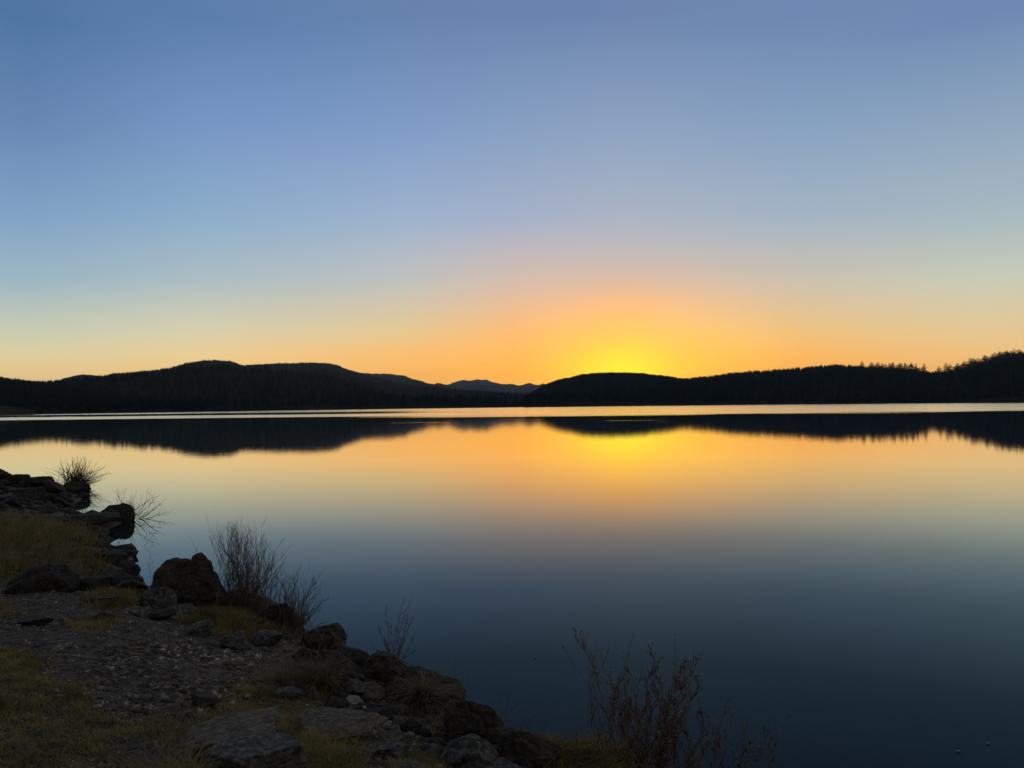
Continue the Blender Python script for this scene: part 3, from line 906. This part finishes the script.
PATH = pxpoly([(-160, 590), (0, 590), (150, 596), (200, 640), (262, 652), (300, 690), (350, 700), (400, 700), (520, 745), (560, 800), (300, 860), (-160, 860)])
CREST = pxpoly([(150, 596), (215, 605), (300, 640), (345, 660), (400, 690), (460, 715), (520, 745), (600, 790), (520, 860), (330, 800), (300, 700), (200, 650)])
FARB = np.array([w0(-80, 478, .2), w0(60, 486, .2), w0(90, 500, .2), w0(140, 560, .2), w0(150, 596, .3), w0(-80, 600, .5)])
g = np.random.default_rng(3)
sv, sf = [], []
PATCH = pxpoly([(60, 690), (90, 655), (170, 640), (235, 650), (262, 690), (210, 712), (130, 722)])
for P, n, lo, hi, seed in ((PATCH, 2600, 0.010, 0.036, 66), (PATH, 110000, 0.004, 0.0125, 61), (PATH, 9000, 0.010, 0.024, 62), (PATH, 700, 0.02, 0.045, 63), (CREST, 2200, 0.015, 0.05, 64)):
    x, y = scatter(P, n, seed)
    k = (shore_d(x, y) > 0.05) & (fbm2(x, y, 1.6, 3, 77.0) + g.uniform(-.35, .35, len(x)) > (-0.05 if hi > 0.013 else -0.6))
    x, y = x[k], y[k]
    size = lo + (hi - lo) * g.uniform(0, 1, len(x)) ** 2
    V, Fc = stones(x, y, size, seed)
    off = sum(len(v) for v in sv)
    sv.append(V); sf.append(Fc + off)
tag(mesh_obj('gravel', np.concatenate(sv), np.concatenate(sf), M['gravel'], smooth=False), 'loose gravel and small stones on the path and between rocks', 'gravel', kind='stuff')


PILE = np.array([w0(-80, 474, .3), w0(20, 474, .3), w0(90, 487, .1), w0(82, 500, .1), w0(60, 506, .1), w0(128, 524, .1), w0(105, 535, .1), w0(135, 556, .1), w0(140, 580, .1), w0(150, 596, .3), w0(118, 596, .6), w0(92, 560, .6), w0(60, 520, .6), w0(-80, 515, .6)])
SHRUBF = pxpoly([(222, 606), (236, 598), (262, 604), (286, 618), (306, 634), (285, 640), (250, 622)])
LOW = pxpoly([(330, 668), (372, 672), (400, 690), (450, 702), (520, 745), (575, 768), (540, 830), (470, 780), (400, 730), (330, 705)])
sv, sf = [], []
for P, n, lo, hi, seed in ((PILE, 4200, 0.06, 0.24, 71), (FARB, 2500, 0.03, 0.14, 65), (SHRUBF, 500, 0.03, 0.09, 72), (LOW, 1100, 0.02, 0.10, 73)):
    x, y = scatter(P, n, seed)
    k = shore_d(x, y) > 0.0
    x, y = x[k], y[k]
    size = lo + (hi - lo) * g.uniform(0, 1, len(x)) ** 2
    V, Fc = stones(x, y, size, seed)
    off = sum(len(v) for v in sv)
    sv.append(V); sf.append(Fc + off)
tag(mesh_obj('rubble', np.concatenate(sv), np.concatenate(sf), M['dark'], smooth=False), 'dark broken rubble filling the gaps of the shore rocks', 'rubble', kind='stuff')

# ------------------------------------------------------------------ shrubs
def tubes(paths, sides=4):
    vs, fs, base = [], [], 0
    for pts, r0, r1 in paths:
        pts = np.asarray(pts, float); n = len(pts)
        t = np.gradient(pts, axis=0); t /= np.linalg.norm(t, axis=1)[:, None] + 1e-9
        u = np.cross(t, [0.3, 0.9, 0.1]); u /= np.linalg.norm(u, axis=1)[:, None] + 1e-9
        v = np.cross(t, u)
        rr = np.linspace(r0, r1, n)[:, None]
        for s in range(sides):
            a = 6.2832 * s / sides
            vs.append(pts + rr * (math.cos(a) * u + math.sin(a) * v))
        i = np.arange(n - 1)[:, None]
        for s in range(sides):
            s2 = (s + 1) % sides
            fs.append(base + np.concatenate([s * n + i, s2 * n + i, s2 * n + i + 1, s * n + i + 1], 1))
        base += n * sides
    return np.concatenate(vs), np.concatenate(fs)


def curve(a, b, g, bend=0.12, n=9, wob=0.02, up=0.0):
    """from a to b with a sideways bow and small kinks"""
    a, b = np.asarray(a, float), np.asarray(b, float)
    L = np.linalg.norm(b - a)
    t = np.linspace(0, 1, n)[:, None]
    bow = g.normal(0, 1, 3); bow[2] *= 0.2
    p = a + (b - a) * t + np.sin(t * np.pi) * bow * bend * L * 0.5 + np.array([0, 0, 1.0]) * np.sin(t * np.pi) * up * L
    k = g.normal(0, wob * L, (n, 3)); k[0] = 0; k[-1] *= 0.3
    return p + k * np.linspace(0, 1, n)[:, None]


def shrub(name, base, tips, label, cat, seed, r=0.004, twigs=5, twig_len=0.25, budn=0.6, bud=0.006, sub2=0.5, bend=0.15, group=None, spread=0.05, up=0.0, wob=0.015, mat='twig', tipr=0.3, steep=0.6):
    g = np.random.default_rng(seed)
    base = np.asarray(base, float)
    paths, buds = [], []

    def side(P, Ls, rad, depth):
        n = len(P)
        for _ in range(g.poisson(twigs if depth == 0 else twigs * sub2)):
            i = int(g.uniform(0.25, 0.95) * (n - 1))
            d = P[min(i + 1, n - 1)] - P[i]; d = d / (np.linalg.norm(d) + 1e-9)
            o = g.normal(0, 1, 3); o[2] *= 0.4
            o = o / np.linalg.norm(o)
            dd = d * steep + o * 0.62 + np.array([0, 0, .35]); dd /= np.linalg.norm(dd)
            l = Ls * g.uniform(0.3, 1.0) * (1.1 - 0.6 * i / n)
            Q = curve(P[i], P[i] + dd * l, g, 0.2, 6, 0.02, 0.0)
            paths.append((Q, rad * 0.55, rad * 0.22))
            if g.random() < budn: buds.append((Q[-1], Q[-1] - Q[-2]))
            for _ in range(g.poisson(budn * 2)):
                j = g.integers(1, 5); buds.append((Q[j], Q[j + 1] - Q[j]))
            if depth == 0 and sub2: side(Q, Ls * 0.45, rad * 0.55, 1)

    for tip in tips:
        b = base + np.array([g.normal(0, spread), g.normal(0, spread), -0.03])
        P = curve(b, np.asarray(tip, float), g, bend, 12, wob, up)
        rr = r * g.uniform(0.7, 1.2)
        paths.append((P, rr, rr * tipr))
        L = np.linalg.norm(P[-1] - P[0])
        side(P, L * twig_len, rr, 0)
        for _ in range(g.poisson(budn * 5)):
            j = g.integers(4, 11); buds.append((P[j], P[j + 1] - P[j]))
        buds.append((P[-1], P[-1] - P[-2]))
    V, Fc = tubes([(p - base, a, b) for p, a, b in paths])
    root = empty(name, base)
    mesh_obj('branches', V, Fc, M[mat], root)
    if bud and buds:
        bv, bf = [], []
        V0 = np.array([(0, 0, -1), (.42, 0, -.1), (-.2, .36, 0.05), (-.2, -.36, -.05), (0.05, 0, 1.1)]); F0 = np.array([(0, 2, 1), (0, 3, 2), (0, 1, 3), (4, 1, 2), (4, 2, 3), (4, 3, 1)])
        for k, (p, d) in enumerate(buds):
            d = d / (np.linalg.norm(d) + 1e-9); d = d + g.normal(0, .25, 3); d /= np.linalg.norm(d)
            u = np.cross(d, [.2, .9, .3]); u /= np.linalg.norm(u); v = np.cross(d, u)
            s = bud * g.uniform(0.5, 1.4)
            W = V0 * s
            bv.append(p - base + W[:, :1] * u + W[:, 1:2] * v + W[:, 2:] * d)
            bf.append(F0 + 5 * k)
        mesh_obj('buds', np.concatenate(bv), np.concatenate(bf), M['bud'], root)['kind'] = 'stuff'
    return tag(root, label, cat, group)


SG = 'bare shrubs on the bank'
g = np.random.default_rng(99)


def px_tips(lst, dist, jitter=0.25):
    return [at(x, y, dist + g.uniform(-jitter, jitter)) for x, y in lst]


# tall shrub
b = hit(243, 612); D = b[1]
tips = []
for k in range(190):
    x = g.uniform(207, 286) if k > 16 else g.uniform(225, 250)
    top = np.interp(x, [205, 212, 228, 242, 256, 266, 280], [535, 522, 520, 517, 524, 533, 556])
    tips.append((x, top + abs(g.normal(0, 15))))
tips += [(205, 514), (242, 512), (266, 517), (285, 537), (228, 523), (255, 521), (292, 545)]
shrub('shrub', b, px_tips(tips, D, 0.3), 'tall dense twiggy shrub of upright stems right of the big peaked boulder', 'shrub', 71, 0.0036, 3.5, 0.20, 0.5, 0.005, 0.15, 0.08, SG, 0.16, steep=1.4, wob=0.009, mat='tan_twig')
# its spreading neighbour
b = hit(290, 632); D = b[1]
tips = [(g.uniform(272, 300), g.uniform(562, 600)) for _ in range(44)] + [(g.uniform(292, 325), g.uniform(566, 612)) for _ in range(40)] + [(326, 567), (329, 598), (333, 620), (310, 563), (300, 565), (322, 590), (320, 575)]
shrub('shrub', b, px_tips(tips, D, 0.25), 'looser shrub leaning out over the water, right of the tall dense one', 'shrub', 72, 0.0036, 4, 0.26, 0.5, 0.005, 0.2, 0.12, SG, 0.10, steep=1.3, wob=0.010, mat='tan_twig')
# sapling on the crest
b = hit(394, 664); D = b[1]
shrub('shrub', b, px_tips([(387, 606), (404, 597), (412, 598), (413, 617), (379, 632), (375, 620), (399, 620), (414, 634), (392, 618), (384, 640), (408, 612), (402, 634), (417, 650), (372, 645)], D, 0.15),
      'small bare sapling of few stems on the brown rock, water behind', 'shrub', 73, 0.0042, 7, 0.22, 0.6, 0.0045, 0.4, 0.10, SG, 0.03, steep=1.3, mat='tan_twig')
# thin weeds at the waterline
b = hit(456, 706); D = b[1] + 0.1
shrub('weed', b, px_tips([(447, 657), (454, 651), (461, 664), (470, 668), (440, 672), (476, 690), (466, 690)], D, 0.15), 'thin dry weed behind the very large boulder, faint against the water', 'weed', 74, 0.0022, 3, 0.22, 0.8, 0.004, 0, 0.12, 'thin weeds at the waterline', 0.05)
b = hit(515, 746); D = b[1] + 0.1
shrub('weed', b, px_tips([(500, 694), (511, 690), (521, 700), (532, 702), (492, 712), (540, 712), (505, 716), (547, 722), (528, 718)], D, 0.2), 'dry brownish weed behind the angular and ridged boulders at the waterline', 'weed', 75, 0.0022, 3, 0.22, 0.7, 0.004, 0, 0.2, 'thin weeds at the waterline', 0.10)
b = hit(150, 590)
shrub('weed', b, px_tips([(143, 541), (150, 546), (146, 560)], b[1], 0.1), 'wispy weed in the gap left of the big peaked boulder', 'weed', 76, 0.003, 1, 0.2, 0.3, 0.004, 0, 0.2, 'thin weeds at the waterline', 0.03)
b = hit(198, 596)
shrub('weed', b + np.array([0, 0, .25]), px_tips([(190, 537), (197, 549)], b[1], 0.05), 'single curved twig sticking up above the big peaked boulder', 'weed', 77, 0.004, 2, 0.15, 0.6, 0.007, 0, 0.1, 'thin weeds at the waterline', 0.02)
# fan on the far point
b = hit(76, 489); D = b[1]
tips = []
for k in range(200):
    a = g.normal(0.12, 0.6); l = g.uniform(12, 35)
    tips.append((76 + math.sin(a) * l * 1.15, 487 - abs(math.cos(a)) * l * 0.92))
shrub('shrub', b + np.array([0, 0, .15]), px_tips(tips, D, 0.7), 'fan of fine twigs on the tip of the far point', 'shrub', 78, 0.010, 1.5, 0.3, 0, 0, 0, 0.12, SG, 0.22, steep=1.5)
# sprawling shrub behind the round boulder
b = hit(129, 521); D = b[1]
tips = [(114, 490), (118, 488), (122, 492), (127, 487), (131, 494), (137, 490), (142, 497), (147, 488), (152, 489), (156, 497), (160, 495), (163, 503), (160, 509), (178, 508), (170, 513), (150, 505),
        (119, 497), (125, 500), (134, 500), (145, 508), (155, 512), (166, 499)]
shrub('shrub', b, px_tips(tips, D + .3, 0.4), 'sprawling thin shrub behind the round black boulder, mirrored in the water', 'shrub', 79, 0.0075, 4, 0.3, 0.1, 0.008, 0.2, 0.2, SG, 0.12)
# budding bush in the foreground
b = np.array([0.86, 4.85, float(ground(0.86, 4.85))]); D = 4.9
tips = [(580, 632), (563, 649), (601, 653), (594, 643), (609, 649), (634, 634), (649, 645), (675, 636), (682, 664), (703, 649), (628, 668), (602, 676), (617, 690), (641, 668), (655, 664),
        (667, 676), (677, 690), (690, 672), (712, 712), (632, 700), (660, 705), (648, 690), (670, 715), (620, 720), (592, 700), (684, 678), (622, 650), (652, 680), (698, 700), (606, 712), (646, 716), (664, 690)]
tips += [(g.uniform(590, 712), g.uniform(655, 745)) for _ in range(34)]
shrub('shrub', b, px_tips(tips, D, 0.22), 'large budding bush with crooked stems at the bottom, growing from the grass mound', 'shrub', 80, 0.0045, 8, 0.20, 0.8, 0.0075, 0.4, 0.2, SG, 0.15, wob=0.013, steep=1.3, mat='tan_twig')
b = np.array([1.25, 4.75, float(ground(1.25, 4.75))])
shrub('shrub', b, px_tips([(732, 696), (748, 715), (789, 715), (770, 720), (722, 720), (757, 735), (742, 722), (715, 730), (726, 712), (764, 728), (776, 732), (735, 708), (750, 742), (720, 745), (768, 748), (700, 738)], 4.85, 0.2),
      'low spreading side bush reaching right over the water, right of the large budding one', 'shrub', 81, 0.0036, 8, 0.20, 1.0, 0.007, 0.25, 0.2, SG, 0.08, wob=0.013, up=-0.05, steep=1.2, mat='tan_twig')
# dead grass stalk and pale stems around the dry tussock
for k, (b_, tp, lab) in enumerate((((322, 668), [(272, 628), (284, 632)], 'long pale dead stalk arching left over the dry tussock'),
                                   ((312, 686), [(325, 622), (306, 640), (330, 655)], 'thin tan stalks rising between the brown block and the dry tussock'))):
    b = hit(*b_)
    shrub('weed', b, px_tips(tp, b[1], 0.05), lab, 'weed', 90 + k, 0.004, 0.5, 0.1, 0, 0, 0, 0.5, 'dead stalks in the dry tussock', 0.01, up=0.12, mat='dry_grass')

for k, (px, py, lab) in enumerate(((958, 752, 'tiny pale leaf floating on the lake near the lower right corner, left of another'), (988, 744, 'tiny pale leaf floating farthest right on the near water'),
                                   (535, 658, 'tiny pale speck of leaf floating beyond the ridged boulder'))):
    x_, y_ = w0(px, py)
    vs = [(-.02, 0, .004), (-.008, .008, .009), (.012, .007, .008), (.024, 0, .005), (.012, -.007, .008), (-.008, -.008, .009), (0, 0, .003)]
    o = mesh_obj('floating_leaf', vs, np.array([(i, (i + 1) % 6, 6) for i in range(6)]), M['pale'], loc=(x_, y_, 0.002))
    tag(o, lab, 'leaf', 'leaves floating on the lake')

# ------------------------------------------------------------------ light: sun just behind the hill
sd = ray(622, 384)
SUN_AZ = math.atan2(sd[0], sd[1]); SUN_EL = R(1.2)
sl = bpy.data.lights.new('sun', 'SUN'); sl.energy = 2.0; sl.angle = R(0.53); sl.color = (1.0, 0.55, 0.22)
so = bpy.data.objects.new('sun', sl); COL.objects.link(so)
v = Vector((math.sin(SUN_AZ) * math.cos(SUN_EL), math.cos(SUN_AZ) * math.cos(SUN_EL), math.sin(SUN_EL)))
so.rotation_euler = v.to_track_quat('Z', 'Y').to_euler(); so.location = v * 50 + Vector((0, 0, 60))

# ------------------------------------------------------------------ sky
def lin(c):
    return tuple(((v / 255) / 12.92 if v / 255 <= 0.04045 else ((v / 255 + 0.055) / 1.055) ** 2.4) for v in c)


world = bpy.data.worlds.new('World'); sc.world = world; world.use_nodes = True
T = world.node_tree; T.nodes.clear()
out = T.nodes.new('ShaderNodeOutputWorld'); bg = T.nodes.new('ShaderNodeBackground')
T.links.new(bg.outputs[0], out.inputs[0])
tc = T.nodes.new('ShaderNodeTexCoord')
sp = T.nodes.new('ShaderNodeSeparateXYZ'); T.links.new(tc.outputs['Generated'], sp.inputs[0])
def mt(*a, **k): return mathn(*a, T=T, **k)
EL = mt('MULTIPLY', mt('ARCSINE', sp.outputs[2]), 57.2958)
AZ = mt('MULTIPLY', mt('ARCTAN2', sp.outputs[0], sp.outputs[1]), 57.2958)
# twilight colours by elevation, for seven compass directions from left to right; in between they blend
SKY = {
    30: {372: (240, 203, 138), 355: (222, 206, 158), 330: (200, 203, 178), 280: (156, 183, 195), 220: (130, 164, 201), 130: (103, 138, 184), 14: (78, 117, 165)},
    200: {372: (248, 201, 126), 355: (236, 205, 145), 330: (216, 207, 172), 280: (172, 190, 195), 220: (140, 174, 204), 130: (119, 151, 200), 14: (89, 126, 176)},
    400: {372: (254, 186, 92), 355: (250, 190, 110), 330: (228, 200, 146), 280: (190, 193, 190), 220: (157, 179, 207), 130: (126, 157, 203), 14: (100, 131, 178)},
    512: {372: (255, 186, 68), 355: (252, 186, 88), 330: (248, 188, 116), 280: (214, 189, 172), 220: (165, 178, 203), 130: (134, 160, 197), 14: (104, 132, 178)},
    622: {372: (255, 214, 30), 355: (255, 210, 54), 330: (254, 199, 90), 305: (249, 189, 124), 280: (222, 188, 160), 250: (193, 187, 185), 220: (173, 181, 196), 130: (141, 164, 196), 14: (108, 134, 178)},
    800: {372: (255, 180, 78), 355: (252, 185, 92), 330: (240, 194, 126), 280: (206, 194, 174), 220: (166, 182, 196), 130: (136, 163, 196), 14: (108, 136, 180)},
    980: {372: (252, 186, 98), 355: (247, 192, 116), 330: (230, 200, 146), 280: (202, 203, 180), 220: (170, 186, 193), 130: (143, 167, 192), 14: (108, 138, 182)},
}
COR = {(30, 355): (0.0579, 0.0603, 0.0279), (30, 330): (0.004, 0.0247, 0.0259), (30, 280): (-0.0297, -0.0086, 0.014), (30, 220): (-0.0279, -0.0172, 0.0047), (30, 130): (-0.0243, -0.0209, -0.0094), (30, 14): (-0.0196, -0.018, -0.0132), (30, 372): (0.0579, 0.0603, 0.0279), (200, 355): (0.0554, 0.0454, 0.0131), (200, 330): (0.0031, 0.0182, 0.017), (200, 280): (-0.0306, -0.0105, 0.0094), (200, 220): (-0.032, -0.0174, 0.0019), (200, 130): (-0.0228, -0.0193, -0.0034), (200, 14): (-0.0208, -0.0175, -0.011), (200, 372): (0.0554, 0.0454, 0.0131), (400, 355): (0.0119, -0.0047, -0.0179), (400, 330): (-0.0407, -0.0096, -0.0049), (400, 280): (-0.0542, -0.0232, 0.0038), (400, 220): (-0.0461, -0.0255, -0.0008), (400, 130): (-0.0316, -0.0227, -0.007), (400, 14): (-0.0224, -0.0192, -0.0131), (400, 372): (0.0119, -0.0047, -0.0179), (512, 355): (-0.0266, -0.0454, -0.024), (512, 330): (-0.0613, -0.0518, -0.0234), (512, 280): (-0.0838, -0.0429, -0.0095), (512, 220): (-0.0698, -0.0351, -0.0034), (512, 130): (-0.0384, -0.0249, -0.009), (512, 14): (-0.0262, -0.0217, -0.0144), (512, 372): (-0.0266, -0.0454, -0.024), (622, 355): (0.0, -0.0317, -0.0094), (622, 330): (-0.0027, -0.0255, -0.0094), (622, 280): (-0.1234, -0.0661, -0.0153), (622, 220): (-0.0819, -0.0424, -0.007), (622, 130): (-0.0436, -0.0265, -0.0083), (622, 14): (-0.0275, -0.0223, -0.0143), (622, 372): (0.0, -0.0317, -0.0094), (800, 355): (-0.0266, -0.0303, -0.0255), (800, 330): (-0.0895, -0.0347, -0.0142), (800, 280): (-0.0865, -0.0374, -0.0033), (800, 220): (-0.0713, -0.0352, -0.0054), (800, 130): (-0.0428, -0.0272, -0.0095), (800, 14): (-0.0268, -0.0224, -0.0139), (800, 372): (-0.0266, -0.0303, -0.0255), (980, 355): (0.0112, 0.0271, 0.0109), (980, 330): (-0.0098, 0.0069, 0.005), (980, 280): (-0.0367, -0.0086, 0.0063), (980, 220): (-0.0429, -0.0211, -0.0035), (980, 130): (-0.0313, -0.0208, -0.0087), (980, 14): (-0.0257, -0.0219, -0.013), (980, 372): (0.0112, 0.0271, 0.0109)}
def elramp(stops): return ramp(T, mt('DIVIDE', EL, 90.0, clamp=True), [(e / 90.0, c) for e, c in stops])
prev, paz = None, None
for px in sorted(SKY):
    st = []
    for py in sorted(SKY[px], reverse=True):
        d = ray(px, py)
        rgb = np.array(SKY[px][py], float); rgb = rgb + (rgb @ np.array([.3, .6, .1]) - rgb) * (0.08 if py < 300 else 0.02)
        c_ = np.array(lin(tuple(rgb))) + np.array([np.interp(py, [q for q in sorted(SKY[30])], [COR[(px, q)][k] for q in sorted(SKY[30])]) for k in range(3)])
        st.append((math.degrees(math.asin(d[2])), tuple(np.maximum(c_, 0))))
    st = [(0.0, st[0][1])] + st + [(46, lin((132, 140, 154))), (90, lin((152, 151, 150)))]
    az_ = math.degrees(az_el(px, 300)[0])
    cc = elramp(st)
    if prev is None: prev = cc
    else:
        m_ = N(T, 'ShaderNodeMix', data_type='RGBA')
        T.links.new(sstep(AZ, paz, az_, T) if False else mt('DIVIDE', mt('SUBTRACT', AZ, paz), az_ - paz, clamp=True), m_.inputs['Factor'])
        T.links.new(prev, m_.inputs['A']); T.links.new(cc, m_.inputs['B']); prev = m_.outputs['Result']
    paz = az_
sunaz = math.degrees(SUN_AZ)


def glow(colr_in, az_s, el_s, el0, power, amount, c):
    da = mt('DIVIDE', mt('SUBTRACT', AZ, sunaz), az_s); de = mt('DIVIDE', mt('SUBTRACT', EL, el0), el_s)
    rr = mt('POWER', mt('ADD', mt('MULTIPLY', da, da), mt('MULTIPLY', de, de)), power)
    f = mt('MULTIPLY', mt('EXPONENT', mt('MULTIPLY', rr, -1.0)), amount)
    m_ = N(T, 'ShaderNodeMix', data_type='RGBA')
    T.links.new(f, m_.inputs['Factor']); T.links.new(colr_in, m_.inputs['A']); m_.inputs['B'].default_value = (*lin(c), 1)
    return m_.outputs['Result']


c = glow(prev, 3.4, 1.9, 1.9, 1.05, 1.0, (255, 250, 16))
# darker away from the sunset, and below the horizon
back = sstep(sp.outputs[1], -0.6, 0.45, T)
dim = mt('ADD', mt('MULTIPLY', back, 0.45), 0.55)
tint = N(T, 'ShaderNodeMix', data_type='RGBA'); T.links.new(back, tint.inputs['Factor']); tint.inputs['A'].default_value = (1.30, 0.98, 0.72, 1); tint.inputs['B'].default_value = (1, 1, 1, 1)
mt_ = N(T, 'ShaderNodeVectorMath', operation='MULTIPLY'); T.links.new(c, mt_.inputs[0]); T.links.new(tint.outputs['Result'], mt_.inputs[1]); c = mt_.outputs[0]
m2 = N(T, 'ShaderNodeVectorMath', operation='SCALE'); T.links.new(c, m2.inputs[0]); T.links.new(dim, m2.inputs['Scale'])
# physical twilight sky added on top
sky = T.nodes.new('ShaderNodeTexSky'); sky.sky_type = 'NISHITA'; sky.sun_disc = False
sky.sun_elevation = SUN_EL; sky.sun_rotation = SUN_AZ
m3 = N(T, 'ShaderNodeVectorMath', operation='SCALE'); T.links.new(sky.outputs[0], m3.inputs[0]); m3.inputs['Scale'].default_value = 0.02
ad = N(T, 'ShaderNodeVectorMath', operation='ADD'); T.links.new(m2.outputs[0], ad.inputs[0]); T.links.new(m3.outputs[0], ad.inputs[1])
T.links.new(m2.outputs[0] if False else ad.outputs[0], bg.inputs[0])
bg.inputs[1].default_value = 1.0

# ------------------------------------------------------------------ haze
hm = bpy.data.materials.new('haze'); hm.use_nodes = True
h = hm.node_tree; h.nodes.clear()
ho = h.nodes.new('ShaderNodeOutputMaterial'); pv = h.nodes.new('ShaderNodeVolumePrincipled')
pv.inputs['Color'].default_value = (0.50, 0.70, 1.0, 1); pv.inputs['Density'].default_value = 0.00004; pv.inputs['Anisotropy'].default_value = 0.2
h.links.new(pv.outputs[0], ho.inputs['Volume'])
B = 9600.0; z0, z1 = -12.0, 330.0
hv = [(x, y, z) for z in (z0, z1) for x, y in ((-B, -B), (B, -B), (B, B), (-B, B))]
hz = mesh_obj('haze', hv, np.array([(3, 2, 1, 0), (4, 5, 6, 7), (0, 1, 5, 4), (1, 2, 6, 5), (2, 3, 7, 6), (3, 0, 4, 7)]), hm, smooth=False)
tag(hz, 'thin evening haze over the lake', 'haze', kind='stuff')

# ------------------------------------------------------------------ render settings
sc.render.engine = 'CYCLES'
sc.cycles.use_denoising = True
sc.cycles.max_bounces = 6
sc.cycles.volume_bounces = 0
sc.cycles.sample_clamp_indirect = 4
sc.view_settings.view_transform = 'Standard'
sc.view_settings.look = 'None'
sc.view_settings.exposure = 0
sc.view_settings.gamma = 1
